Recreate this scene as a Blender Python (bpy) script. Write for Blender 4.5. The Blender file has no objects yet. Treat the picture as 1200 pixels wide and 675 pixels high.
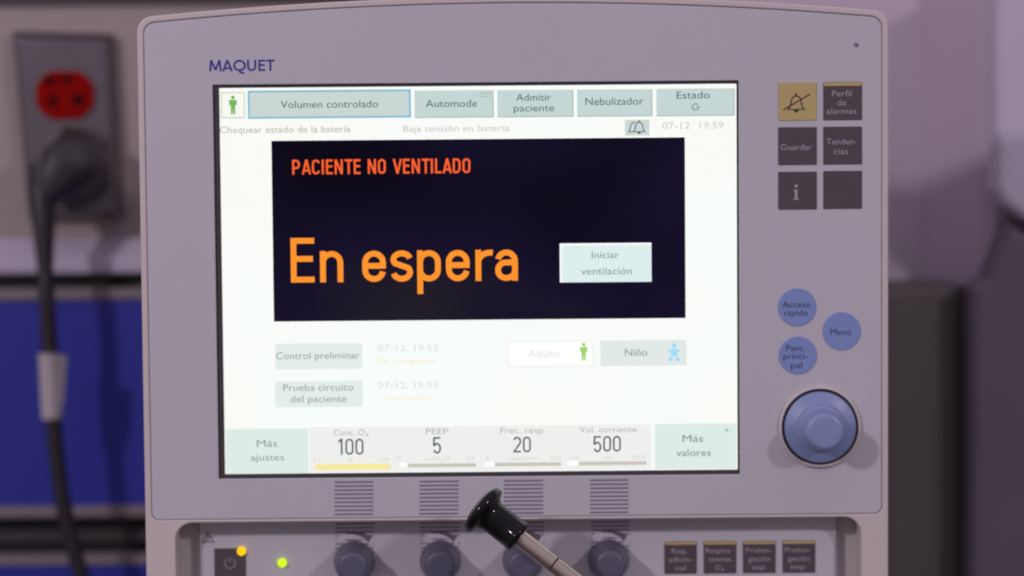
import bpy, bmesh, math, random
from mathutils import Vector, Matrix, Euler
from math import sin, cos, pi, radians

random.seed(4)
S = bpy.context.scene
C = S.collection

# ------------------------------------------------------------------ camera
FPX = 2965.0                                    # focal length in pixels of the 1200 px wide photograph
CAM_LOC = Vector((0.0125, -1.2045, 0.0680))
CAM_ROT = Euler((radians(86.570), radians(0.492), radians(-0.168)), 'XYZ')
cam_d = bpy.data.cameras.new("camera")
cam = bpy.data.objects.new("camera", cam_d); C.objects.link(cam)
cam.location = CAM_LOC; cam.rotation_euler = CAM_ROT
cam_d.sensor_width = 36.0; cam_d.lens = FPX / 1200 * 36
cam_d.clip_start = 0.05; cam_d.clip_end = 60
cam_d.dof.use_dof = True; cam_d.dof.focus_distance = 1.165; cam_d.dof.aperture_fstop = 3.9
cam_d.dof.aperture_blades = 0
S.camera = cam
RM = CAM_ROT.to_matrix()

# ------------------------------------------------------------------ world, lamps, exposure
W = bpy.data.worlds.new("World"); S.world = W; W.use_nodes = True
bg = W.node_tree.nodes["Background"]
bg.inputs[1].default_value = 0.305
_wt = W.node_tree; _tc = _wt.nodes.new("ShaderNodeTexCoord"); _sx = _wt.nodes.new("ShaderNodeSeparateXYZ")
_mr = _wt.nodes.new("ShaderNodeMapRange"); _mr.inputs["From Min"].default_value = -0.6; _mr.inputs["From Max"].default_value = 0.8
_mx = _wt.nodes.new("ShaderNodeMix"); _mx.data_type = 'RGBA'          # a dim room: pale ceiling above, dark floor below
_mx.inputs[6].default_value = (0.26, 0.22, 0.25, 1); _mx.inputs[7].default_value = (1.46, 1.26, 1.63, 1)
_wt.links.new(_tc.outputs["Generated"], _sx.inputs[0]); _wt.links.new(_sx.outputs["Z"], _mr.inputs["Value"])
_wt.links.new(_mr.outputs[0], _mx.inputs[0]); _wt.links.new(_mx.outputs[2], bg.inputs[0])

def area(name, loc, target, size, power, col):
    l = bpy.data.lights.new(name, 'AREA'); l.shape = 'DISK'; l.size = size; l.energy = power; l.color = col
    o = bpy.data.objects.new(name, l); C.objects.link(o); o.location = loc
    o.rotation_euler = (Vector(target) - Vector(loc)).to_track_quat('-Z', 'Y').to_euler()
    return o
area("lamp", (-1.35, -1.65, 0.86), (0, 0, 0), 0.14, 14.8, (1.0, 0.87, 1.0))
area("lamp", (1.95, -2.35, 1.18), (0, 0, 0), 0.19, 17.8, (1.0, 0.87, 1.0))

S.view_settings.view_transform = 'Standard'; S.view_settings.look = 'None'
S.view_settings.exposure = 0; S.view_settings.gamma = 1
S.cycles.use_denoising = True
S.cycles.max_bounces = 6

# ------------------------------------------------------------------ helpers
def lin(c):
    return tuple((x / 12.92 if x <= 0.04045 else ((x + 0.055) / 1.055) ** 2.4) for x in [v / 255 for v in c])

def mat(name, col, rough=0.5, metal=0.0, bump=0.0, bscale=400, mott=0.0, mscale=12, spec=0.5, coat=0.0):
    m = bpy.data.materials.new(name); m.use_nodes = True
    nt = m.node_tree; b = nt.nodes["Principled BSDF"]
    b.inputs["Base Color"].default_value = (*col, 1)
    b.inputs["Roughness"].default_value = rough; b.inputs["Metallic"].default_value = metal
    b.inputs["Specular IOR Level"].default_value = spec
    b.inputs["Coat Weight"].default_value = coat
    tc = nt.nodes.new("ShaderNodeTexCoord")
    if bump:
        n = nt.nodes.new("ShaderNodeTexNoise"); n.inputs["Scale"].default_value = bscale; n.inputs["Detail"].default_value = 3
        nt.links.new(tc.outputs["Object"], n.inputs["Vector"])
        bp = nt.nodes.new("ShaderNodeBump"); bp.inputs["Strength"].default_value = bump; bp.inputs["Distance"].default_value = 0.0006
        nt.links.new(n.outputs["Fac"], bp.inputs["Height"]); nt.links.new(bp.outputs["Normal"], b.inputs["Normal"])
    if mott:
        n2 = nt.nodes.new("ShaderNodeTexNoise"); n2.inputs["Scale"].default_value = mscale; n2.inputs["Detail"].default_value = 5
        n2.inputs["Roughness"].default_value = 0.62
        nt.links.new(tc.outputs["Object"], n2.inputs["Vector"])
        r = nt.nodes.new("ShaderNodeMapRange"); r.inputs["From Min"].default_value = 0.3; r.inputs["From Max"].default_value = 0.7
        r.inputs["To Min"].default_value = 1 - mott; r.inputs["To Max"].default_value = 1 + mott
        nt.links.new(n2.outputs["Fac"], r.inputs["Value"])
        mx = nt.nodes.new("ShaderNodeVectorMath"); mx.operation = 'SCALE'; mx.inputs[0].default_value = col
        nt.links.new(r.outputs["Result"], mx.inputs["Scale"])
        nt.links.new(mx.outputs["Vector"], b.inputs["Base Color"])
    return m

_em = {}
def emit(col, s=1.0):
    """a lit pixel colour of the display, given as the sRGB value it shows"""
    k = (tuple(col), s)
    if k in _em: return _em[k]
    m = bpy.data.materials.new("display_light"); m.use_nodes = True
    nt = m.node_tree; nt.nodes.clear()
    o = nt.nodes.new("ShaderNodeOutputMaterial"); e = nt.nodes.new("ShaderNodeEmission")
    e.inputs[0].default_value = (*lin(col), 1); e.inputs[1].default_value = s
    nt.links.new(e.outputs[0], o.inputs[0])
    _em[k] = m
    return m

def P(u, v, y=0.0):
    """point of the photograph (1200x675 pixels) at the depth y behind the front panel"""
    d = RM @ Vector(((u - 600) / FPX, -(v - 337.5) / FPX, -1))
    t = (y - CAM_LOC.y) / d.y
    return CAM_LOC + d * t
def XZ(u, v, y=0.0):
    p = P(u, v, y); return (p.x, p.z)
def RECT(u0, v0, u1, v1, y=0.0):
    """level rectangle (x0, z0, x1, z1), from left/top/right/bottom pixels; v of the middle column, u of the middle row"""
    um, vm = (u0 + u1) / 2, (v0 + v1) / 2
    return (XZ(u0, vm, y)[0], XZ(um, v1, y)[1], XZ(u1, vm, y)[0], XZ(um, v0, y)[1])
K = 2965.0 / 1.2045                             # pixels per metre on the front panel

_TXT = {}
def text_geo(body, bold=0.0):
    k = (body, bold)
    if k in _TXT: return _TXT[k]
    c = bpy.data.curves.new('t', 'FONT'); c.body = body; c.align_x = 'LEFT'; c.offset = bold; c.resolution_u = 3
    o = bpy.data.objects.new('t', c); C.objects.link(o)
    dg = bpy.context.evaluated_depsgraph_get()
    m = bpy.data.meshes.new_from_object(o.evaluated_get(dg))
    vs = [(v.co.x, v.co.y) for v in m.vertices]; fs = [tuple(p.vertices) for p in m.polygons]
    bpy.data.objects.remove(o); bpy.data.curves.remove(c); bpy.data.meshes.remove(m)
    _TXT[k] = (vs, fs)
    return vs, fs

class MB:
    def __init__(s): s.v = []; s.f = []; s.mi = []; s.sm = []; s.mats = []
    def m(s, mt):
        if mt not in s.mats: s.mats.append(mt)
        return s.mats.index(mt)
    def add(s, vs, fs, mt, smooth=False):
        o = len(s.v); i = s.m(mt); s.v += [tuple(v) for v in vs]
        for f in fs: s.f.append(tuple(o + k for k in f)); s.mi.append(i); s.sm.append(smooth)
    def poly(s, pts, y, mt): s.add([(x, y, z) for x, z in pts], [tuple(range(len(pts)))], mt)
    def rect(s, r, y, mt):
        x0, z0, x1, z1 = r; s.poly([(x0, z0), (x1, z0), (x1, z1), (x0, z1)], y, mt)
    def frame(s, r, t, y, mt):
        x0, z0, x1, z1 = r
        s.rect((x0, z0, x1, z0 + t), y, mt); s.rect((x0, z1 - t, x1, z1), y, mt)
        s.rect((x0, z0 + t, x0 + t, z1 - t), y, mt); s.rect((x1 - t, z0 + t, x1, z1 - t), y, mt)
    def disc(s, c, r, y, mt, n=40, ry=None):
        ry = ry or r
        s.poly([(c[0] + r * cos(2 * pi * i / n), c[1] + ry * sin(2 * pi * i / n)) for i in range(n)], y, mt)
    def stroke(s, pts, t, y, mt, closed=False):
        pts = [p for i, p in enumerate(pts) if i == 0 or (Vector(p) - Vector(pts[i - 1])).length > 1e-7]
        n = len(pts); P2 = [Vector(p) for p in pts]; L = []; R = []
        for i in range(n):
            a = P2[i - 1] if (i or closed) else None; b = P2[(i + 1) % n] if (i < n - 1 or closed) else None
            d1 = (P2[i] - a).normalized() if a is not None else None
            d2 = (b - P2[i]).normalized() if b is not None else None
            if d1 is None: d1 = d2
            if d2 is None: d2 = d1
            nn = Vector((-d1.y - d2.y, d1.x + d2.x))
            if nn.length < 1e-6: nn = Vector((-d1.y, d1.x))
            nn.normalize(); q = max(0.5, nn.dot(Vector((-d1.y, d1.x))))
            L.append(P2[i] + nn * t / 2 / q); R.append(P2[i] - nn * t / 2 / q)
        for i in range(n if closed else n - 1):
            j = (i + 1) % n
            s.poly([R[i][:], R[j][:], L[j][:], L[i][:]], y, mt)
    def text(s, body, u0, u1, vbase, cap, y, mt, bold=0.0, yoff=0.0):
        """writing from pixel u0 to u1, baseline at pixel vbase, capital height in pixels"""
        vs, fs = text_geo(body, bold)
        xa = min(v[0] for v in vs); xb = max(v[0] for v in vs)
        x0, zb = XZ(u0, vbase, y); x1, _ = XZ(u1, vbase, y)
        hz = cap / K / 0.729; hx = (x1 - x0) / (xb - xa)
        s.add([(x0 + (vx - xa) * hx, y, zb + vy * hz) for vx, vy in vs], fs, mt)
    def box(s, lo, hi, mt):
        x0, y0, z0 = lo; x1, y1, z1 = hi
        s.add([(x0, y0, z0), (x1, y0, z0), (x1, y1, z0), (x0, y1, z0), (x0, y0, z1), (x1, y0, z1), (x1, y1, z1), (x0, y1, z1)],
              [(0, 3, 2, 1), (4, 5, 6, 7), (0, 1, 5, 4), (1, 2, 6, 5), (2, 3, 7, 6), (3, 0, 4, 7)], mt)
    def lathe(s, prof, mtx, mt, n=64, smooth=True):
        """prof: (radius, height) list, turned about local z, placed by mtx"""
        vs = []; fs = []
        for r, h in prof:
            for i in range(n): vs.append(mtx @ Vector((r * cos(2 * pi * i / n), r * sin(2 * pi * i / n), h)))
        for k in range(len(prof) - 1):
            for i in range(n):
                j = (i + 1) % n; fs.append((k * n + i, k * n + j, (k + 1) * n + j, (k + 1) * n + i))
        fs.append(tuple(range((len(prof) - 1) * n, len(prof) * n))); fs.append(tuple(reversed(range(n))))
        s.add(vs, fs, mt, smooth)
    def tube(s, pts, r, mt, n=18):
        pts = [Vector(p) for p in pts]; rs = r if isinstance(r, list) else [r] * len(pts); vs = []; fs = []
        for i, p in enumerate(pts):
            d = (pts[min(i + 1, len(pts) - 1)] - pts[max(i - 1, 0)]).normalized()
            a = d.cross(Vector((0, 1, 0.03))).normalized(); b = d.cross(a)
            for k in range(n): vs.append(p + (a * cos(2 * pi * k / n) + b * sin(2 * pi * k / n)) * rs[i])
        for i in range(len(pts) - 1):
            for k in range(n):
                j = (k + 1) % n; fs.append((i * n + k, i * n + j, (i + 1) * n + j, (i + 1) * n + k))
        fs.append(tuple(range(n))); fs.append(tuple(range((len(pts) - 1) * n, len(pts) * n)))
        s.add(vs, fs, mt, True)
    def plate(s, loops, y0, y1, bev, mt, bres=3):
        """solid slab with holes: loops in (x, z), from the front y0 to the back y1, edges rounded by bev"""
        c = bpy.data.curves.new('p', 'CURVE'); c.dimensions = '2D'; c.fill_mode = 'BOTH'
        for lp in loops:
            sp = c.splines.new('POLY'); sp.points.add(len(lp) - 1); sp.use_cyclic_u = True
            for q, (x, z) in zip(sp.points, lp): q.co = (x, z, 0, 1)
        c.bevel_depth = bev; c.bevel_resolution = bres; c.offset = -bev
        c.extrude = (y1 - y0) / 2 - bev
        o = bpy.data.objects.new('p', c); C.objects.link(o)
        m = bpy.data.meshes.new_from_object(o.evaluated_get(bpy.context.evaluated_depsgraph_get()))
        vs = [(v.co.x, (y0 + y1) / 2 - v.co.z, v.co.y) for v in m.vertices]; fs = [tuple(p.vertices) for p in m.polygons]
        bpy.data.objects.remove(o); bpy.data.curves.remove(c); bpy.data.meshes.remove(m)
        s.add(vs, fs, mt)
    def build(s, name, parent=None, auto=35, bevel=0.0):
        me = bpy.data.meshes.new(name)
        org = Vector((0, 0, 0)); p = parent
        while p is not None: org += p.location; p = p.parent
        lo = Vector([min(v[i] for v in s.v) for i in range(3)]); hi = Vector([max(v[i] for v in s.v) for i in range(3)])
        ctr = (lo + hi) / 2
        me.from_pydata([tuple(Vector(v) - ctr) for v in s.v], [], s.f); me.validate()
        for mt in s.mats: me.materials.append(mt)
        for p_, i, sm in zip(me.polygons, s.mi, s.sm): p_.material_index = i; p_.use_smooth = sm
        bm = bmesh.new(); bm.from_mesh(me)
        if auto:
            bmesh.ops.remove_doubles(bm, verts=bm.verts, dist=1e-6)
            for e in bm.edges:
                if len(e.link_faces) == 2 and e.calc_face_angle(0) > radians(auto): e.smooth = False
        bm.to_mesh(me); bm.free()
        o = bpy.data.objects.new(name, me); C.objects.link(o)
        o.parent = parent; o.location = ctr - org
        if bevel:
            b = o.modifiers.new('bevel', 'BEVEL'); b.width = bevel; b.segments = 3; b.limit_method = 'ANGLE'; b.angle_limit = radians(40)
        return o

def thing(name, label, cat, loc, group=None):
    o = bpy.data.objects.new(name, None); C.objects.link(o); o.location = loc; o.empty_display_size = 0.02
    o['label'] = label; o['category'] = cat
    if group: o['group'] = group
    return o
def tag(o, label, cat):
    o['label'] = label; o['category'] = cat; return o
def rrect(r, rad, n=8):
    x0, z0, x1, z1 = r; out = []
    for cx, cz, a in ((x1 - rad, z1 - rad, 0), (x0 + rad, z1 - rad, 90), (x0 + rad, z0 + rad, 180), (x1 - rad, z0 + rad, 270)):
        for i in range(n + 1):
            t = radians(a + 90 * i / n); out.append((cx + rad * cos(t), cz + rad * sin(t)))
    return out
def arc(cx, cy, rx, ry, a0, a1, n=14):
    return [(cx + rx * cos(radians(a0 + (a1 - a0) * i / n)), cy + ry * sin(radians(a0 + (a1 - a0) * i / n))) for i in range(n + 1)]

# narrow round-cornered display lettering, drawn as strokes (capital height 1)
def glyph(ch, w, t):
    h = t / 2; X = 0.70; r = min(0.2, w / 2 - h); m = w / 2; rx = m - h
    loop = lambda top, bot: arc(m, top - h - r, rx, r, 0, 180) + arc(m, bot + h + r, rx, r, 180, 360)
    G = {
     'E': [[(h, 0), (h, 1)], [(h, 1 - h), (w, 1 - h)], [(h, .53), (w * .94, .53)], [(h, h), (w, h)]],
     'n': [[(h, 0), (h, X)], [(h, X - h - r)] + arc(m, X - h - r, rx, r, 180, 0) + [(w - h, 0)]],
     'e': [[(h, .36), (w - h, .36)] + arc(m, X - h - r, rx, r, 0, 180) + arc(m, h + r, rx, r, 180, 350)],
     's': [arc(m, X - h - .14, rx, .14, 12, 215) + arc(m, h + .15, rx, .15, 35, -168)],
     'p': [[(h, -.28), (h, X)], arc(m, X - h - r, rx, r, 180, 0) + arc(m, h + r, rx, r, 0, -180)],
     'r': [[(h, 0), (h, X)], [(h, X - h - .2)] + arc(h + .27, X - h - .22, .27, .22, 180, 78)],
     'a': [arc(m, X - h - r, rx, r, 168, 0) + [(w - h, 0)], [(w - h, .41), (w * .5, .41)] + arc(w * .46, (.41 + h) / 2, w * .46 - h, (.41 - h) / 2, 90, 270) + arc(w * .5, h + .16, rx, .16, -90, -5, 6)],
     'P': [[(h, 0), (h, 1)], [(h, 1 - h), (m, 1 - h)] + arc(w - h - .2, 1 - h - .25, .2, .25, 90, -90) + [(h, .5 - h)]],
     'A': [[(h * .8, 0), (m, 1)], [(m, 1), (w - h * .8, 0)], [(w * .2, .26), (w * .8, .26)]],
     'C': [arc(m, 1 - h - r, rx, r, 5, 180) + arc(m, h + r, rx, r, 180, 355)],
     'I': [[(h, 0), (h, 1)]],
     'N': [[(h, 0), (h, 1)], [(h, .98), (w - h, .02)], [(w - h, 0), (w - h, 1)]],
     'T': [[(0, 1 - h), (w, 1 - h)], [(m, 0), (m, 1 - h)]],
     'O': [loop(1, 0) + [loop(1, 0)[0]]],
     'V': [[(h * .8, 1), (m, 0)], [(m, 0), (w - h * .8, 1)]],
     'L': [[(h, 1), (h, h), (w, h)]],
     'D': [[(h, h), (h, 1 - h), (m, 1 - h)] + arc(w - h - r, 1 - h - .25, r, .25, 90, 0) + arc(w - h - r, h + .25, r, .25, 0, -90) + [(h, h)]],
     'M': [[(h * .8, 0), (w * .14, 1)], [(w * .14, 1), (m, .12)], [(m, .12), (w * .86, 1)], [(w * .86, 1), (w - h * .8, 0)]],
     'Q': [arc(m, .5, rx, .5 - h, 0, 360, 30), [(w * .48, .02), (w * .6, -.12), (w * .86, -.16)]],
     'U': [[(h, 1)] + arc(m, h + .3, rx, .3, 180, 360) + [(w - h, 1)]],
     '1': [[(0, .78), (w * .45, 1 - h * .5)], [(w * .45 + h, 0), (w * .45 + h, 1)]],
     '2': [arc(m, 1 - h - r, rx, r, 170, 0) + [(w - h, .6), (h, h), (w, h)]],
     '5': [[(w * .95, 1 - h), (h * 1.4, 1 - h), (h, .5)] + arc(m, h + .25, rx, .29, 140, -160)],
     '0': None}
    G['0'] = G['O']
    return G[ch]
def lettering(mb, chars, t, u_left, v_base, cap, y, mt):
    """chars: (character, left edge, width) in units of the capital height"""
    x0, zb = XZ(u_left, v_base, y); s = cap / K; yy = y
    for ch, l, w in chars:
        for st in glyph(ch, w, t):
            mb.stroke([(x0 + (l + a) * s, zb + b * s) for a, b in st], t * s, yy, mt); yy -= 0.000004

# ------------------------------------------------------------------ materials
M_housing = mat("cream_housing_plastic", (0.62, 0.555, 0.52), 0.48, bump=0.25, bscale=900, mott=0.025, mscale=9)
M_face = mat("grey_front_plastic", (0.545, 0.531, 0.553), 0.5, bump=0.22, bscale=1100, mott=0.03, mscale=10)
M_panel = mat("lower_panel_plastic", (0.535, 0.522, 0.545), 0.5, bump=0.2, bscale=1000, mott=0.03, mscale=12)
M_recess = mat("recess_plastic", (0.55, 0.52, 0.50), 0.55, mott=0.03)
M_gasket = mat("black_gasket", (0.05, 0.043, 0.043), 0.55)
M_glass = mat("display_edge", (0.02, 0.02, 0.022), 0.35)
M_ink = mat("indigo_ink", (0.040, 0.038, 0.30), 0.5)
M_stripe = mat("grey_stripe_ink", (0.20, 0.17, 0.235), 0.5)
M_wedge = mat("wedge_ink", (0.135, 0.10, 0.135), 0.5)
M_key = mat("dark_key_film", (0.088, 0.066, 0.075), 0.45, mott=0.05, mscale=60)
M_keyfg = mat("key_white_ink", (0.40, 0.37, 0.40), 0.5)
M_keydim = mat("key_grey_ink", (0.30, 0.25, 0.28), 0.5)
M_yellow = mat("amber_key_film", (0.54, 0.425, 0.165), 0.45, mott=0.03, mscale=60)
M_keyblk = mat("key_black_ink", (0.05, 0.04, 0.04), 0.5)
M_bluekey = mat("blue_key_film", (0.23, 0.31, 0.59), 0.45, mott=0.03, mscale=60)
M_bluetxt = mat("blue_key_ink", (0.05, 0.055, 0.14), 0.5)
M_dial = mat("blue_dial_plastic", (0.245, 0.305, 0.515), 0.38, coat=0.12)
M_dialring = mat("dark_dial_gap", (0.02, 0.022, 0.035), 0.4)
M_knob = mat("slate_knob_plastic", (0.105, 0.103, 0.148), 0.38, bump=0.1, bscale=900)
M_blackgloss = mat("glossy_black_plastic", (0.006, 0.005, 0.006), 0.14, spec=0.3)
M_rod = mat("brushed_steel", (0.50, 0.43, 0.36), 0.34, metal=1.0, bump=0.15, bscale=700)
M_seam = mat("dark_seam", (0.05, 0.04, 0.045), 0.5)
M_wall = mat("grey_headwall_paint", (0.36, 0.305, 0.285), 0.55, mott=0.06, mscale=4)
M_rail = mat("pale_rail_metal", (0.56, 0.50, 0.60), 0.45, mott=0.04, mscale=5)
M_blue = mat("blue_drawer_laminate", (0.018, 0.025, 0.33), 0.45, mott=0.06, mscale=5)
M_trim = mat("drawer_trim_metal", (0.24, 0.20, 0.205), 0.45)
M_gap = mat("cabinet_black", (0.006, 0.005, 0.006), 0.6)
M_gap2 = mat("cabinet_bar", (0.05, 0.040, 0.044), 0.5)
M_steel = mat("outlet_steel", (0.19, 0.172, 0.182), 0.30, metal=0.92, mott=0.06, mscale=30)
M_red = mat("red_receptacle", (0.26, 0.001, 0.001), 0.6, spec=0.05)
M_dark = mat("dark_slot", (0.012, 0.004, 0.003), 0.7, spec=0.05)
M_plug = mat("plug_rubber", (0.034, 0.029, 0.036), 0.42, mott=0.15, mscale=60)
M_cable = mat("cable_rubber", (0.022, 0.017, 0.020), 0.45, mott=0.1, mscale=40)
M_tag = mat("white_tag_paper", (0.50, 0.46, 0.46), 0.6, mott=0.06, mscale=60)
M_tag2 = mat("clear_tag_film", (0.27, 0.24, 0.25), 0.4)
M_wallr = mat("lavender_wall_paint", (0.56, 0.48, 0.55), 0.6, mott=0.05, mscale=4)
M_cab = mat("charcoal_cabinet", (0.098, 0.089, 0.083), 0.6, mott=0.08, mscale=8)
M_box = mat("pale_box_plastic", (0.56, 0.51, 0.60), 0.45, mott=0.05, mscale=6)
M_shade = mat("dark_shade_panel", (0.13, 0.11, 0.135), 0.55, mott=0.08, mscale=8)  # dark colour stands in for the shade below the pale box
M_pil = mat("grey_pillar_paint", (0.50, 0.42, 0.50), 0.55, mott=0.05, mscale=5)

# ------------------------------------------------------------------ setting: wall
YW = 0.33
mb = MB(); mb.box((-2.2, YW, -1.3), (0.05, YW + 0.1, 1.4), M_wall); mb.box((0.05, YW, -1.3), (2.2, YW + 0.1, 1.4), M_wallr)
o = mb.build("wall", None); o['kind'] = 'structure'

# ------------------------------------------------------------------ ventilator: outlines
xl = (XZ(161.5, 200)[0] + XZ(172, 600)[0]) / 2; xr = XZ(1041, 300)[0]; xc = (xl + xr) / 2
z_apex = XZ(602, -4.5)[1]; RA = 4540 / K; rc = 19 / K
z_bot = XZ(602, 800)[1]
def arch(x, dz=0): return z_apex - dz - (x - xc) ** 2 / (2 * RA)
def outline(inset, rad, zb, rb):
    a, b = xl + inset, xr - inset; pts = []
    zt = arch(b, inset)
    for i in range(9):
        t = radians(90 * i / 8); pts.append((b - rad + rad * cos(t), arch(b - rad, inset) - rad + rad * sin(t)))
    for i in range(1, 40):
        x = b - rad + (a + rad - (b - rad)) * i / 40; pts.append((x, arch(x, inset)))
    for i in range(9):
        t = radians(90 + 90 * i / 8); pts.append((a + rad + rad * cos(t), arch(a + rad, inset) - rad + rad * sin(t)))
    for i in range(9):
        t = radians(180 + 90 * i / 8); pts.append((a + rb + rb * cos(t), zb + rb + rb * sin(t)))
    for i in range(9):
        t = radians(270 + 90 * i / 8); pts.append((b - rb + rb * cos(t), zb + rb + rb * sin(t)))
    return pts
z_face = XZ(602, 605.3)[1]
rim = 8.0 / K; gap = 0.55 / K
ROOT = thing("ventilator", "cream hospital ventilator with a lit standby touchscreen, keys and dials", "ventilator", (xc, 0.04, z_bot))
xo0 = XZ(206, 650)[0]; xo1 = XZ(1009, 640)[0]; zo1 = XZ(602, 609.5)[1]
rec = rrect((xo0, z_bot + 0.012, xo1, zo1), 20 / K)
Y_B, Y_P = 0.020, 0.015                          # floor of the recess, control panel in it
mb = MB()
mb.plate([outline(0, rc, z_bot, 0.008), outline(rim - gap, rc * .72, z_face - gap, 9 / K), rec], -0.0004, 0.0245, 0.0008, M_housing)
mb.plate([outline(0.0003, rc, z_bot + .0003, 0.008)], 0.0244, 0.10, 0.004, M_housing)
mb.build("housing", ROOT)

# front plate with the display opening
op = RECT(252.5, 96.8, 866.5, 558.8)
mb = MB(); mb.plate([outline(rim, rc * .7, z_face, 9 / K), rrect(op, 0.0006, 2)], 0.0, 0.0243, 0.0004, M_face, 2)
mb.build("face_plate", ROOT)

# recess floor and lower control panel
mb = MB(); mb.rect((xo0 - .003, z_bot + .008, xo1 + .003, zo1 + .003), Y_B, M_recess)
mb.build("recess_floor", ROOT)
cp0 = XZ(231, 650, Y_P)[0]; cp1 = XZ(983, 640, Y_P)[0]
mb = MB(); mb.plate([rrect((cp0, z_bot + .016, cp1, zo1 + .012), .0005, 2)], Y_P, Y_B, .0013, M_panel)
CP = mb.build("control_panel", ROOT)

# ------------------------------------------------------------------ display
YS = 0.0028
mb = MB(); mb.plate([rrect((op[0] - .002, op[1] - .002, op[2] + .002, op[3] + .002), .0005, 2), rrect((-.123, -.0926, .123, .0921), .0003, 2)], YS - .0012, YS + .006, .0002, M_gasket)
mb.build("display_gasket", ROOT)
WHITE = emit((250, 252, 249), 1.0)
_n = WHITE.node_tree; _c = _n.nodes.new("ShaderNodeTexCoord"); _z = _n.nodes.new("ShaderNodeTexNoise"); _z.inputs["Scale"].default_value = 11; _z.inputs["Detail"].default_value = 1
_r = _n.nodes.new("ShaderNodeValToRGB"); _r.color_ramp.elements[0].position = .35; _r.color_ramp.elements[1].position = .65
_r.color_ramp.elements[0].color = (*lin((252, 250, 245)), 1); _r.color_ramp.elements[1].color = (*lin((247, 253, 251)), 1)
_n.links.new(_c.outputs["Object"], _z.inputs["Vector"]); _n.links.new(_z.outputs["Fac"], _r.inputs["Fac"]); _n.links.new(_r.outputs["Color"], _n.nodes["Emission"].inputs[0])
mb = MB(); mb.box((-.1236, YS, -.0932), (.1236, YS + .004, .0927), WHITE)
D = mb.build("display", ROOT)
L1, L2, L3, L4 = YS - .00012, YS - .00024, YS - .00036, YS - .00048
TXT = emit((82, 98, 96)); TXTS = emit((128, 142, 138)); BTN = emit((198, 214, 213)); EDGE_D = emit((170, 188, 188)); EDGE_L = emit((246, 252, 250))
def button(u0, v0, u1, v1, lines, fill, name="touch_button", txt=TXT, edge=None, light=True, extra=None, bold=0.0):
    mb = MB(); r = RECT(u0, v0, u1, v1, L1)
    mb.rect(r, L1, fill)
    if edge: mb.frame(r, 2.2 / K, L2, edge)
    elif light:
        t = 1.3 / K
        mb.rect((r[0], r[3] - t, r[2], r[3]), L2, EDGE_L); mb.rect((r[0], r[1], r[0] + t, r[3] - t), L2, EDGE_L)
        mb.rect((r[0] + t, r[1], r[2], r[1] + t), L2, EDGE_D); mb.rect((r[2] - t, r[1] + t, r[2], r[3] - t), L2, EDGE_D)
    for (s, a, b, vb, cap) in lines: mb.text(s, a, b, vb, cap, L3, txt, bold)
    if extra: extra(mb)
    return mb.build(name, D, auto=0)
def man(mb, u, v, hpx, col, y=L4, legs=True):
    x, z = XZ(u, v, y); s = hpx / K
    mb.disc((x, z + .40 * s), .10 * s, y, col, 16)
    mb.poly([(x - .20 * s, z + .27 * s), (x - .20 * s, z - .02 * s), (x - .13 * s, z - .02 * s), (x - .12 * s, z + .12 * s), (x - .11 * s, z - .5 * s), (x - .02 * s, z - .5 * s),
             (x, z - .1 * s), (x + .02 * s, z - .5 * s), (x + .11 * s, z - .5 * s), (x + .12 * s, z + .12 * s), (x + .13 * s, z - .02 * s), (x + .20 * s, z - .02 * s), (x + .20 * s, z + .27 * s)], y - .00002, col)
def baby(mb, u, v, hpx, col, y=L4):
    x, z = XZ(u, v, y); s = hpx / K
    mb.disc((x, z + .36 * s), .14 * s, y, col, 16)
    mb.disc((x, z - .04 * s), .22 * s, y - .00002, col, 16, .24 * s)
    for sx in (-1, 1):
        mb.stroke([(x + sx * .12 * s, z + .06 * s), (x + sx * .34 * s, z + .10 * s)], .13 * s, y - .00004, col)
        mb.disc((x + sx * .20 * s, z - .40 * s), .13 * s, y - .00004, col, 12)
def bell(mb, u, v, hpx, col, y, t=1.3, slash=False, filled=True):
    x, z = XZ(u, v, y); s = hpx / K
    pts = [(-.46, -.34), (-.34, -.22), (-.27, .12)] + arc(0, .12, .27, .28, 180, 0, 10) + [(.27, .12), (.34, -.22), (.46, -.34)]
    mb.stroke([(x + a * s, z + b * s) for a, b in pts], t / K, y, col, closed=True)
    mb.stroke([(x, z + .40 * s), (x, z + .56 * s)], t / K * 1.3, y - .00001, col)
    mb.poly([(x + .14 * s * cos(radians(a)), z - .36 * s + .15 * s * sin(radians(a))) for a in range(180, 361, 20)], y - .00002, col)
    if slash: mb.stroke([(x - .72 * s, z - .36 * s), (x + .78 * s, z + .5 * s)], t / K, y - .00003, col)

# top row
GREEN = emit((116, 180, 84)); CYAN = emit((164, 220, 247))
button(258.5, 107.5, 287.5, 139, [], emit((247, 250, 240)), "patient_icon", extra=lambda m: man(m, 273, 123, 22, GREEN), edge=emit((222, 226, 216)))
button(290.5, 105.5, 481.5, 138.5, [("Volumen controlado", 329, 443, 126.8, 9)], emit((203, 215, 210)), edge=emit((128, 188, 216)))
button(484.5, 104.5, 578.5, 138, [("Automode", 499, 559, 125.6, 9)], BTN, extra=lambda m: m.frame(RECT(562, 108.5, 575, 113.5, L3), 1.1 / K, L3, EDGE_D))
button(581.5, 104, 672, 137.3, [("Admitir", 605, 646, 118.2, 8.6), ("paciente", 602, 649.5, 130.6, 8.6)], BTN)
button(675, 103.3, 764.5, 136.6, [("Nebulizador", 686, 754, 123.2, 9)], BTN)
def estado(m):
    x, z = XZ(815, 125.3, L3)
    m.stroke([(x + 4 / K * cos(radians(a)), z + 3.8 / K * sin(radians(a))) for a in range(40, 361, 40)], 1.3 / K, L3, TXTS)
    m.stroke([(x + 1 / K, z), (x + 5 / K, z)], 1.3 / K, L4, TXTS)
button(768, 102.5, 861, 136, [("Estado", 793, 832, 115.6, 8.8)], BTN, extra=estado)
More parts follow.
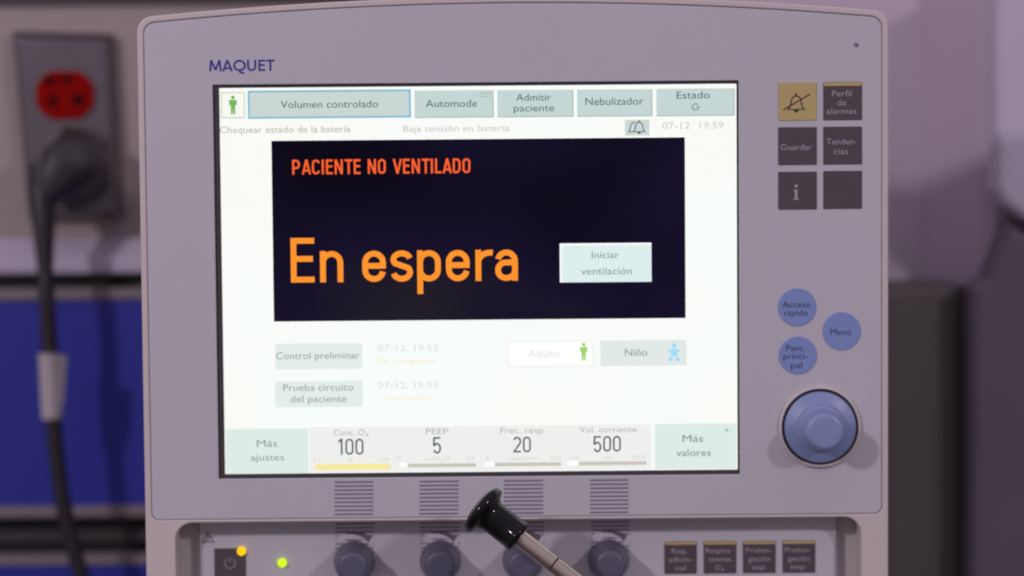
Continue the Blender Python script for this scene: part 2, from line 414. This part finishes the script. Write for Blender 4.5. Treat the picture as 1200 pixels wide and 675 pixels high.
# message line
PALE = emit((196, 192, 184)); PALER = emit((222, 220, 216))
def line(body, a, b, vb, cap, col, bold=0.0):
    mb = MB(); mb.text(body, a, b, vb, cap, L1, col, bold); return mb.build("status_text", D, auto=0)
line("Chequear estado de la batería", 257.5, 411, 156, 8, PALE, 0.01)
line("Baja tensión en batería", 472.5, 597, 154.6, 8, emit((206, 203, 198)), 0.005)
line("07-12  19:59", 776, 848, 151, 8.2, emit((200, 203, 204)))
def bells(m):
    x, z = XZ(743.2, 149.4, L3); q = 15 / K; c = emit((70, 84, 84))
    m.stroke([(x + a_ * q, z + b_ * q) for a_, b_ in [(-.1, -.34), (-.46, -.34), (-.34, -.22), (-.27, .12)] + arc(0, .12, .27, .28, 180, 80, 8)], 1.1 / K, L3, c)
    bell(m, 749, 149.2, 15, c, L4, 1.2)
button(732.5, 140.5, 761, 158.8, [], emit((203, 216, 215)), "alarm_bell_icon", extra=bells, light=False)

# black standby message panel, its dark tone varied by soft noise
BLACK = bpy.data.materials.new("dark_display_area"); BLACK.use_nodes = True
nt = BLACK.node_tree; nt.nodes.clear()
no = nt.nodes.new("ShaderNodeOutputMaterial"); ne = nt.nodes.new("ShaderNodeEmission"); tc = nt.nodes.new("ShaderNodeTexCoord")
nz = nt.nodes.new("ShaderNodeTexNoise"); nz.inputs["Scale"].default_value = 9; nz.inputs["Detail"].default_value = 1
rp = nt.nodes.new("ShaderNodeValToRGB")
rp.color_ramp.elements[0].position = 0.3; rp.color_ramp.elements[0].color = (*lin((11, 8, 17)), 1)
rp.color_ramp.elements[1].position = 0.78; rp.color_ramp.elements[1].color = (*lin((40, 36, 38)), 1)
_e = rp.color_ramp.elements.new(0.55); _e.color = (*lin((23, 18, 42)), 1)
nt.links.new(tc.outputs["Object"], nz.inputs["Vector"]); nt.links.new(nz.outputs["Fac"], rp.inputs["Fac"])
nt.links.new(rp.outputs["Color"], ne.inputs["Color"]); nt.links.new(ne.outputs[0], no.inputs[0])
mb = MB(); mb.rect(RECT(319.5, 163, 803, 374.8, L1), L1, BLACK)
RED = emit((252, 98, 48)); ORANGE = emit((255, 149, 46))
w = .50; cap = 17.4
x = 0; chars = []
for ch in "PACIENTE NO VENTILADO":
    if ch == ' ': x += .34; continue
    ww = {'I': .145, 'A': .56, 'V': .56, 'T': .5, 'E': .43, 'L': .42, 'N': .52}.get(ch, .5)
    chars.append((ch, x, ww)); x += ww + (.12 if ch not in 'ATVL' else .07)
tot = chars[-1][1] + chars[-1][2]; k = (551.5 - 342.5) / cap / tot
chars = [(c, l * k, w_ * k) for c, l, w_ in chars]
lettering(mb, chars, .142, 342.5, 204.6, cap, L2, RED)
lettering(mb, [('E', 0, .53), ('n', .655, .52), ('e', 1.60, .53), ('s', 2.235, .50), ('p', 2.83, .53), ('e', 3.475, .53), ('r', 4.135, .36), ('a', 4.575, .51)], .130, 341, 331.2, 52.5, L2, ORANGE)
mb.build("message_panel", D, auto=0)
mb = MB(); r = RECT(656, 284.8, 763.5, 330.6, L3); mb.rect(r, L3, emit((222, 237, 237))); t = 2.5 / K
mb.rect((r[0], r[3] - t, r[2], r[3]), L4, emit((252, 255, 255))); mb.rect((r[0], r[1], r[0] + t, r[3] - t), L4, emit((252, 255, 255)))
mb.text("Iniciar", 693.5, 725.5, 302.7, 8.6, L4, TXTS); mb.text("ventilación", 681, 740.5, 321.8, 8.6, L4, TXTS)
mb.build("touch_button", D, auto=0)
# lower middle
PB = emit((227, 237, 233)); PT = emit((142, 160, 152))
button(322.5, 402.5, 424.5, 432.5, [("Control preliminar", 323.5, 421.5, 421, 8.6)], PB, txt=PT, light=False)
button(322.5, 446.5, 425, 477, [("Prueba circuito", 332, 414, 458.3, 8.6), ("del paciente", 340.5, 406, 471.6, 8.6)], PB, txt=PT, light=False)
line("07-12, 19:53", 443, 513, 411.6, 8, emit((220, 222, 221))); line("Sin completar", 441, 511, 426.6, 7.6, emit((246, 238, 202)))
line("07-12, 19:53", 443, 513, 455.4, 8, emit((220, 222, 221))); line("Cancelado", 450, 504, 469.6, 7.6, emit((247, 240, 208)))
button(595, 398.5, 696.5, 430.5, [("Adulto", 619, 656, 418.6, 8.6)], emit((255, 255, 254)), txt=emit((226, 227, 224)), edge=emit((245, 246, 243)), extra=lambda m: man(m, 684, 412, 21, emit((158, 212, 104))))
button(703.5, 398.5, 804.5, 428.5, [("Niño", 732.5, 758.5, 417.2, 9)], emit((226, 234, 232)), txt=emit((126, 144, 138)), light=False, extra=lambda m: baby(m, 790, 412.5, 21, CYAN))
# bottom bar
mb = MB(); mb.rect(RECT(363, 499, 763, 551.5, L1), L1, emit((239, 240, 238))); mb.build("settings_bar", D, auto=0)
PAR = emit((222, 236, 232))
button(264.5, 502.5, 361.5, 555.2, [("Más", 301, 325, 523.6, 8.6), ("ajustes", 294, 333, 540, 8.6)], PAR, txt=emit((136, 150, 146)), light=False)
def up(m):
    x, z = XZ(851.5, 503.5, L3); q = 3 / K; m.poly([(x - q, z - q * .6), (x + q, z - q * .6), (x, z + q * .7)], L3, emit((170, 182, 178)))
button(767.5, 496.5, 863, 549.4, [("Más", 800, 824, 518, 8.8), ("valores", 792.5, 833, 534.6, 8.8)], PAR, txt=emit((112, 130, 126)), light=False, extra=up)
NUM = emit((62, 84, 80)); TT = emit((176, 178, 174)); TINY = emit((214, 213, 210))
BARG = emit((204, 196, 190))
def field(title, ta, tb, tv, digits, da, dv, dcap, unit, ua, ub, uv, bar, bv, barcol, lo, la, hi, ha, white=None):
    mb = MB(); mb.text(title, ta, tb, tv, 7.4, L2, TT)
    mb.text(unit, ua, ub, uv, 5.6, L2, TINY)
    mb.text(lo, la[0], la[1], uv, 5.6, L2, TINY); mb.text(hi, ha[0], ha[1], uv, 5.6, L2, TINY)
    x = 0; ch = []
    for c in digits:
        ww = .30 if c == '1' else .50
        ch.append((c, x, ww)); x += ww + .12
    lettering(mb, ch, .105, da, dv, dcap, L3, NUM)
    mb.rect(RECT(bar[0], bv, bar[1], bv + bar[2], L2), L2, barcol)
    if white: mb.rect(RECT(white[0], bv - .5, white[1], bv + 4.5, L2), L2, emit((255, 255, 252)))
    mb.build("setting_field", D, auto=0)
field("Conc. O₂", 391, 432, 510.3, "100", 397, 533, 19, "%", 407, 414, 541, (369, 457, 7), 543.5, emit((250, 234, 160)), "21", (367, 375), "100", (444, 456))
field("PEEP", 499, 525.5, 509, "5", 507.5, 531, 19, "cmH₂O", 498, 527, 540, (478, 558, 4.2), 543.2, BARG, "0", (466, 470), "50", (546, 556), (468, 477))
field("Frec. resp.", 586.5, 639, 508, "20", 601.5, 530.2, 18.6, "resp/min", 595, 630, 539.4, (580, 657.5, 4.2), 542, BARG, "4", (569, 573), "100", (645, 657), (568, 579))
field("Vol. corriente", 679, 746, 507, "500", 695.5, 529.4, 18.6, "ml", 707, 717, 538.6, (678.5, 757.5, 4.2), 540.8, BARG, "100", (668, 680), "2000", (740, 756), (665, 677))

# ------------------------------------------------------------------ markings of the face plate
YF = -0.00012
mb = MB()
lettering(mb, [('M', 0, 1.06), ('A', 1.14, .92), ('Q', 2.12, 1.12), ('U', 3.36, .80), ('E', 4.36, .60), ('T', 5.06, .74)], .165, 245.5, 83.6, 13.1, YF, M_ink)
mb.build("brand_lettering", ROOT, auto=0)
for (a, b) in ((392, 437.5), (491.5, 537.5), (590.5, 636.5), (691.5, 736.5)):
    mb = MB()
    um = (a + b) / 2
    for i in range(9):
        v = 563.5 + 4.72 * i - (um - 600) * .0075
        mb.rect(RECT(a, v - .9, b, v + .9, YF), YF, M_stripe)
    for i in range(8):
        v = 612.5 + 4.72 * i - (um - 600) * .0075
        mb.rect(RECT(a + 1, v - .9, b + 1, v + .9, Y_P - .0001), Y_P - .0001, M_stripe)
    # rising wedge above the dial
    y = Y_P - .0003; c = XZ(um + .5, 657.5 - (um - 600) * .006, y)
    ou = [(c[0] + 36.5 / K * cos(radians(t)), c[1] + 36.5 / K * sin(radians(t))) for t in range(106, 51, -4)]
    inn = [(c[0] + (35.2 - 6.3 * (106 - t) / 52) / K * cos(radians(t)), c[1] + (35.2 - 6.3 * (106 - t) / 52) / K * sin(radians(t))) for t in range(54, 108, 4)]
    ring = [(c[0] + 32.5 / K * cos(radians(t)), c[1] + 32.5 / K * sin(radians(t))) for t in range(44, 133, 6)]
    mb.stroke(ring, 8 / K, y + .0001, M_panel)
    mb.poly(ou + inn, y, M_wedge)
    mb.build("stripe_marking", ROOT, auto=0)
mb = MB(); x, z = XZ(1003.5, 52.5); mb.lathe([(2.5 / K, 0), (2.5 / K, .0003), (1.9 / K, .0005)], Matrix.Translation((x, 0, z)) @ Matrix.Rotation(pi / 2, 4, 'X'), M_stripe, 20)
mb.build("light_sensor", ROOT)

# membrane keys
def key(u0, v0, u1, v1, base, lines=(), y=0.0, strip=False, txt=M_keyfg, extra=None, name="membrane_key", bold=0.0):
    mb = MB(); r = RECT(u0, v0, u1, v1, y)
    mb.plate([rrect(r, .0004, 3)], y - .0005, y + .0002, .0002, base, 2)
    if strip: mb.rect((r[0] + .0003, r[3] - (4.6 if y == 0 else 3.6) / K, r[2] - .0003, r[3] - .0002), y - .00062, M_yellow)
    for (s, a, b, vb, cap) in lines: mb.text(s, a, b, vb, cap, y - .0006, txt, bold)
    if extra: extra(mb)
    return mb.build(name, ROOT)
def bigI(m):
    x, z = XZ(933, 234, -.0006); q = 1 / K
    m.disc((x, z + 16.2 * q), 2 * q, -.0006, M_keyfg, 14)
    m.poly([(x - 3.2 * q, z + 11.6 * q), (x + 1.6 * q, z + 11.6 * q), (x + 1.6 * q, z + 1.4 * q), (x + 3.4 * q, z + .8 * q), (x + 3.4 * q, z), (x - 3.4 * q, z), (x - 3.4 * q, z + .8 * q), (x - 1.6 * q, z + 1.4 * q), (x - 1.6 * q, z + 10.2 * q), (x - 3.2 * q, z + 10.4 * q)], -.0006, M_keyfg)
key(912, 96.5, 957, 141, M_yellow, extra=lambda m: bell(m, 933, 121, 21, M_keyblk, -.0006, 1.5, True))
key(964.8, 96, 1010, 140.6, M_key, [("Perfil", 975, 998, 113, 7.2), ("de", 981, 991.5, 123.6, 7.2), ("alarmas", 968.5, 1003.5, 133.6, 7.2)], strip=True)
key(912, 149, 957, 193.2, M_key, [("Guardar", 915, 951.5, 176, 7.4)])
key(964.8, 148.4, 1010, 192.6, M_key, [("Tenden-", 968.5, 1003.5, 169.4, 7.4), ("cias", 977, 994, 180.8, 7.4)])
key(912, 201.2, 957, 245.4, M_key, extra=bigI)
key(964.8, 200.2, 1010, 244.6, M_key)
def rkey(u, v, lines):
    mb = MB(); x, z = XZ(u, v); r = 22.4 / K
    mb.lathe([(r, -.0002), (r, .0003), (r - .0002, .0005)], Matrix.Translation((x, 0, z)) @ Matrix.Rotation(pi / 2, 4, 'X'), M_bluekey, 48)
    for (s, a, b, vb, cap) in lines: mb.text(s, a, b, vb, cap, -.0006, M_bluetxt)
    mb.build("round_key", ROOT)
rkey(934.2, 360, [("Acceso", 917, 949.5, 360.6, 7.8), ("rápido", 919, 946.5, 370.2, 7.6)])
rkey(986.3, 388, [("Menú", 973, 997, 392.6, 7.8)])
rkey(935, 416.3, [("Pant.", 921.5, 942.5, 411.4, 7.6), ("princi-", 918, 947, 420.8, 7.6), ("pal", 926.5, 940, 431.4, 7.6)])

# large rotary dial
R_X = Matrix.Rotation(pi / 2, 4, 'X')            # local z towards the viewer (-y)
dx, dz = XZ(960.5, 500); MT = Matrix.Translation((dx, 0, dz)) @ R_X
mb = MB()
q = 1 / K
mb.lathe([(42 * q, -.002), (42 * q, .0026), (41.2 * q, .0034), (40 * q, .0037), (30 * q, .0046), (28.6 * q, .0050), (27.6 * q, .0066), (26.4 * q, .0073), (24 * q, .0078), (22.6 * q, .0090), (22 * q, .0120), (21.5 * q, .0203), (20.8 * q, .0215), (19.2 * q, .0221), (16 * q, .0223), (9 * q, .0222)], MT, M_dial, 96)
DL = mb.build("rotary_dial", ROOT, auto=60)
mb = MB(); mb.lathe([(44.6 * q, -.0005), (44.6 * q, .0012), (43.8 * q, .0016)], MT, M_dialring, 96); mb.build("dial_gap", DL)
mb = MB()
n = 96; prof = [(48.5, -.0003), (48, .0016), (47, .0021), (45.6, .0021), (44.7, .0014), (44.7, -.0003)]
vs = [MT @ Vector((r * q * cos(2 * pi * i / n), r * q * sin(2 * pi * i / n), h)) for r, h in prof for i in range(n)]
mb.add(vs, [(k * n + i, k * n + (i + 1) % n, (k + 1) * n + (i + 1) % n, (k + 1) * n + i) for k in range(5) for i in range(n)], M_housing, True)
mb.build("dial_ring", DL, auto=60)

# four small dials on the control panel
proto = None
for u in (415.5, 516.2, 613, 713.3):
    x, z = XZ(u, 656.5 - (u - 600) * .006, Y_P)
    if proto is None:
        mb = MB(); MT = Matrix.Translation((x, Y_P, z)) @ R_X
        mb.lathe([(24.6 * q, 0), (24.6 * q, .0025), (24 * q, .0042), (22.6 * q, .0062), (20.4 * q, .0105), (19.4 * q, .0150), (18.8 * q, .0172), (17.4 * q, .0185), (15 * q, .0190), (8 * q, .0188)], MT, M_knob, 72)
        proto = mb.build("control_dial", ROOT, auto=60); x0, z0 = x, z
    else:
        o = proto.copy(); C.objects.link(o); o.parent = ROOT; o.location = proto.location + Vector((x - x0, 0, z - z0))
        o.rotation_euler = (0, radians(u % 37 * 9), 0)

# keys, lamps and marks of the control panel
def pkey(a, b, dv, lines):
    key(a, 634 + dv, b, 671.6 + dv, M_key, lines, Y_P, True, M_keyfg)
pkey(778.6, 816.4, .6, [("Resp.", 787, 806, 648.6, 6.6), ("adicio-", 784, 811, 658.6, 6.6), ("nal", 791.5, 803.5, 668.4, 6.6)])
pkey(824.6, 862.8, .2, [("Respira-", 827, 858, 648.2, 6.6), ("ciones", 830.5, 857, 658.2, 6.6), ("O₂", 838, 848.5, 668, 6.6)])
pkey(870.6, 908.8, -.2, [("Prolon-", 874, 904.5, 647.8, 6.6), ("gación", 877, 902.5, 657.8, 6.6), ("esp", 881.5, 896.5, 667.4, 6.6)])
pkey(917, 955.2, -.6, [("Prolon-", 920, 950, 647.4, 6.6), ("gación", 923, 949, 657.4, 6.6), ("insp", 926.5, 943, 667, 6.6)])
def power(m):
    y = Y_P - .0006; x, z = XZ(269.5, 660, y)
    m.stroke(arc(x, z, 6.2 / K, 6.2 / K, 125, 415, 20), 1.3 / K, y, M_keydim); m.stroke([(x, z + 1 / K), (x, z + 8.5 / K)], 1.3 / K, y - .00002, M_keydim)
key(251.5, 642.5, 288.2, 690, M_key, y=Y_P, extra=power, name="power_key")
mb = MB(); y = Y_P - .0001; x, z = XZ(243.5, 630, y); s = 7 / K
mb.stroke([(x - s, z - .75 * s), (x + s, z - .75 * s), (x, z + .85 * s)], 1.2 / K, y, M_wedge, closed=True)
mb.stroke([(x, z + .35 * s), (x, z - .25 * s)], 1.2 / K, y - .00002, M_wedge); mb.disc((x, z - .5 * s), .8 / K, y - .00002, M_wedge, 10)
mb.build("warning_symbol", ROOT, auto=0)
def led(u, v, r, col, label):
    x, z = XZ(u, v, Y_P); mb = MB()
    mb.lathe([(r / K, -.0005), (r / K, .0012), (r * .85 / K, .0022), (r * .5 / K, .0028)], Matrix.Translation((x, Y_P, z)) @ R_X, emit(col, 1.2), 28)
    o = mb.build("indicator_light", ROOT); o['label'] = label
led(283.2, 645.6, 5.4, (255, 196, 20), "glowing amber indicator light at the corner of the power key")
led(330.8, 659.2, 5.4, (206, 244, 34), "glowing yellow green indicator light on the lower panel")

# ------------------------------------------------------------------ lever in front of the dials
YL = -0.036
KL = FPX / (YL - CAM_LOC.y)
tip = P(562.5, 594.5, YL); far = P(690, 688, YL)
ax = (far - tip).normalized(); ax = (ax + Vector((0, -.20, 0))).normalized()
MT = Matrix.Translation(tip) @ ax.to_track_quat('Z', 'Y').to_matrix().to_4x4()
g = 1 / KL
T = thing("lever", "glossy black flared knob on a slim steel rod crossing the dials", "lever", tip)
mb = MB()
mb.lathe([(6 * g, -5 * g), (18 * g, -4 * g), (26 * g, -2 * g), (30.6 * g, 1.2 * g), (31.6 * g, 4.2 * g), (31.2 * g, 8 * g), (29.5 * g, 10 * g), (24.8 * g, 12 * g), (21 * g, 14 * g), (19.4 * g, 17.5 * g), (18.9 * g, 22 * g), (18.9 * g, 36 * g), (18.9 * g, 53.5 * g), (19.5 * g, 54.2 * g), (19.5 * g, 57.6 * g), (18 * g, 59.4 * g), (11 * g, 60.4 * g)], MT, M_blackgloss, 72)
mb.build("knob", T, auto=50)
mb = MB()
mb.lathe([(10.2 * g, 58 * g), (10.2 * g, 109.2 * g), (9.4 * g, 109.8 * g), (9.4 * g, 111 * g), (10.2 * g, 111.6 * g), (10.2 * g, 330 * g)], MT, M_rod, 48)
RD = mb.build("rod", T, auto=50)
mb = MB(); mb.lathe([(9.6 * g, 109.4 * g), (9.6 * g, 111.4 * g)], MT, M_seam, 40); mb.build("rod_seam", RD)

# ------------------------------------------------------------------ wall outlet
YO = YW - 0.004
KW = FPX / (YO - CAM_LOC.y)
OUT = thing("wall_outlet", "steel wall outlet plate with a bright red receptacle", "outlet", P(82, 148, YW))
cs = [XZ(16, 37, YO), XZ(133, 40, YO), XZ(146, 257, YO), XZ(35, 257, YO)]
ctr = (sum(c[0] for c in cs) / 4, sum(c[1] for c in cs) / 4)
mb = MB(); rings = []
for f, y in ((1.0, YW + .002), (1.0, YW - .006), (.985, YW - .009), (.87, YW - .0150)):
    rings += [(ctr[0] + (c[0] - ctr[0]) * f, y, ctr[1] + (c[1] - ctr[1]) * (f if f == 1 else 1 - (1 - f) * .62)) for c in cs]
mb.add(rings, [(k * 4 + i, k * 4 + (i + 1) % 4, k * 4 + 4 + (i + 1) % 4, k * 4 + 4 + i) for k in range(3) for i in range(4)] + [(12, 13, 14, 15)], M_steel)
mb.build("cover_plate", OUT, bevel=.001)
yf = YW - .0150
def receptacle(u, v, mt):
    x, z = XZ(u, v, yf); mb = MB()
    lp = []
    for t in range(0, 360, 8):
        a = radians(t); lp.append((x + max(-33.5, min(33.5, 35 * cos(a))) / KW, z + max(-28, min(28, 31 * sin(a))) / KW))
    mb.plate([lp], yf - .003, yf + .001, .0008, mt, 2)
    R_ = mb.build("receptacle", OUT)
    mb = MB(); yy = yf - .0032
    for (a, b, w_, h_) in ((-16, -17, 13, 8), (3, -18, 10, 9), (16, 6, 13, 11), (-13, 7, 8, 13)):
        mb.box((x + (a - w_ / 2) / KW, yy, z - (b + h_ / 2) / KW), (x + (a + w_ / 2) / KW, yy + .002, z - (b - h_ / 2) / KW), M_dark)
    mb.build("slots", R_)
receptacle(76.5, 111.5, M_red)
mb = MB(); x, z = XZ(79, 153.5, yf); mb.lathe([(5.5 / KW, -.001), (5.5 / KW, .0012), (4 / KW, .002)], Matrix.Translation((x, yf, z)) @ R_X, M_dark, 20); mb.build("screw", OUT)

# ------------------------------------------------------------------ power cord plugged in
yp = yf - .003
CORD = thing("power_cord", "thick dark power cord with a bulky plug and white wrap tag", "power cord", P(88, 198, yp))
mb = MB()
def ring(pts, y): return [XZ(u, v, y) for u, v in pts]
prof = [[(70, 162), (88, 152), (108, 158), (122, 184), (120, 220), (102, 234), (66, 236), (56, 200)],
        [(58, 160), (80, 149), (110, 155), (128, 184), (125, 216), (104, 236), (60, 240), (44, 204)],
        [(50, 166), (76, 154), (104, 158), (125, 188), (119, 214), (96, 236), (44, 242), (33, 208)],
        [(46, 176), (70, 164), (96, 170), (112, 194), (104, 210), (82, 226), (44, 242), (32, 210)],
        [(48, 194), (62, 182), (78, 186), (86, 202), (80, 216), (66, 226), (46, 238), (36, 214)]]
ys = [yp + .002, yp - .014, yp - .030, yp - .042, yp - .049]
vs = []
for pr, y in zip(prof, ys): vs += [(a, y, b) for a, b in ring([(u + max(0, 66 - u) * .25, v) for u, v in pr], y)]
mb.add(vs, [(k * 8 + i, k * 8 + (i + 1) % 8, k * 8 + 8 + (i + 1) % 8, k * 8 + 8 + i) for k in range(4) for i in range(8)] + [tuple(range(8)), tuple(range(32, 40))], M_plug, True)
mb.build("plug", CORD, auto=0, bevel=.0022)
yc = yp - .036
path = [(52, 196), (50, 215), (49.5, 235), (51, 262), (52.5, 300), (54.5, 345), (57, 390), (59, 430), (61, 470), (64, 510), (69, 555), (76, 600), (85, 640), (96, 675), (112, 715), (135, 760)]
def smooth(pts, n=6):
    out = []
    for i in range(len(pts) - 1):
        p0, p1, p2, p3 = pts[max(i - 1, 0)], pts[i], pts[i + 1], pts[min(i + 2, len(pts) - 1)]
        for k in range(n):
            t = k / n
            out.append(tuple(.5 * (2 * b + (c - a) * t + (2 * a - 5 * b + 4 * c - d) * t * t + (-a + 3 * b - 3 * c + d) * t ** 3) for a, b, c, d in zip(p0, p1, p2, p3)))
    return out + [pts[-1]]
pp = [P(u, v, yc - .012 * min(1, i / 5)) for i, (u, v) in enumerate(path)]
pp = smooth([tuple(p) for p in pp])
mb = MB(); rr = []
for i in range(len(pp)):
    base = 9.2 / KW
    if i < 26: base = (17 - 7.8 * (i / 26) ** 2) / KW
    rr.append(base)
mb.tube(pp, rr, M_cable, 20); CB = mb.build("cable", CORD, auto=0)
yt = yc - .012
mb = MB(); c0 = P(57, 414, yt); c1 = P(61, 490, yt)
mb.tube([c0, c0.lerp(c1, .33), c0.lerp(c1, .66), c1], 11.6 / KW, M_tag, 24)
fl = [P(58, 415, yt), P(80, 416, yt), P(76.5, 466, yt), P(72, 486, yt), P(61, 490, yt)]
mb.add([p + Vector((0, -.0048, 0)) for p in fl] + [p + Vector((0, -.0042, 0)) for p in fl],
       [(0, 1, 2, 3, 4), (9, 8, 7, 6, 5)] + [(i, (i + 1) % 5, 5 + (i + 1) % 5, 5 + i) for i in range(5)], M_tag2)
mb.build("cord_tag", CORD)

# ------------------------------------------------------------------ ledge rail, drawers and the top strip on the left
xL, xR = -1.6, 0.10
def zz(v, y, u=80): return XZ(u, v, y)[1]
y = YW - .018
mb = MB(); z0, z1, z2 = zz(321, y), zz(303, y), zz(279, YW)
mb.add([(x, a, b) for x in (xL, xR) for a, b in ((YW, z2), (y, z1), (y, z0), (YW, z0))], [(0, 1, 5, 4), (1, 2, 6, 5), (2, 3, 7, 6), (3, 2, 1, 0), (4, 5, 6, 7)], M_rail)
tag(mb.build("wall_rail", None, bevel=.002), "pale metal ledge rail along the wall above the blue drawers", "rail")
mb = MB(); y2 = YW - .004
mb.plate([[(xL, zz(5, y2)), (xR, zz(5, y2)), (xR, zz(-60, y2)), (xL, zz(-60, y2))]], y2, YW, .001, M_gap2)
tag(mb.build("wall_trim", None), "dark trim strip along the wall above the outlet", "trim")
CAB = thing("drawer_cabinet", "blue fronted drawer cabinet with grey edges behind the cord", "cabinet", (-.5, YW, zz(800, YW)))
yb = YW - .004
mb = MB(); mb.box((xL, yb, zz(900, YW)), (xR, YW, zz(322, YW) - .0005), M_gap); mb.build("cabinet_body", CAB)
yd = YW - .020
def drawer(v0, v1, v2, v3):
    mb = MB(); mb.box((xL, yd + .002, zz(v2, yd)), (xR, yb, zz(v1, yd)), M_blue); d = mb.build("drawer_front", CAB)
    mb = MB(); mb.box((xL, yd, zz(v1, yd)), (xR, yb, zz(v0, yd)), M_trim); mb.build("edge_trim", d, bevel=.001)
    mb = MB(); mb.box((xL, yd, zz(v3, yd)), (xR, yb, zz(v2, yd)), M_trim); mb.build("edge_trim", d, bevel=.001)
drawer(338.5, 351.5, 593.5, 606.5); drawer(651, 662.5, 860, 872)
mb = MB(); mb.box((xL, yd + .008, zz(637, yd)), (xR, yb, zz(624, yd)), M_gap2); mb.build("drawer_bar", CAB)

# ------------------------------------------------------------------ right background
yk = YW - .05
mb = MB(); a = XZ(1000, 338, yk); b = XZ(1133, 338, yk)
mb.plate([rrect((a[0], -.9, b[0], a[1] + .002), .006)], yk, YW, .007, M_cab)
tag(mb.build("cabinet", None), "charcoal cabinet standing low behind the ventilator right edge", "cabinet")
mb = MB()
pl = [(XZ(1077, 300, YW)[0], YW), (XZ(1147, 300, YW - .045)[0], YW - .045), (XZ(1166, 300, YW - .05)[0], YW - .05), (1.4, YW - .05), (1.4, YW)]  # slanted first face added so the wall steps darker here
mb.add([(x, yy, z) for z in (-1.2, 1.3) for x, yy in pl],
       [(0, 1, 6, 5), (1, 2, 7, 6), (2, 3, 8, 7), (3, 4, 9, 8), (4, 3, 2, 1, 0), (5, 6, 7, 8, 9)], M_pil)
tag(mb.build("pillar", None, bevel=.004), "grey violet wall pillar at the far right, slanted edge added to darken the wall", "pillar")
yy = YW - .085
lp = [XZ(1167, -40, yy), XZ(1330, -40, yy), XZ(1330, 330, yy), XZ(1200, 257, yy), XZ(1176, 240, yy), XZ(1167, 222, yy)]
mb = MB(); mb.plate([lp], yy, YW - .05, .006, M_box)
tag(mb.build("wall_box", None), "pale box with a sloping underside on the pillar at the right edge", "box")
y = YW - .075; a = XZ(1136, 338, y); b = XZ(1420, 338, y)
lp = [(a[0], -.9), (b[0], -.9), (b[0], XZ(1400, 380, y)[1]), XZ(1200, 268, y), XZ(1181, 256, y), XZ(1168, 288, y), XZ(1154, 324, y), (a[0], XZ(1136, 336, y)[1])]  # added panel; its top edge follows the shaded underside of the box
mb = MB(); mb.plate([lp], y, YW - .05, .007, M_shade)
tag(mb.build("shade_panel", None), "added dark violet panel, its slanted top shaped to the shade below the pale box", "panel")
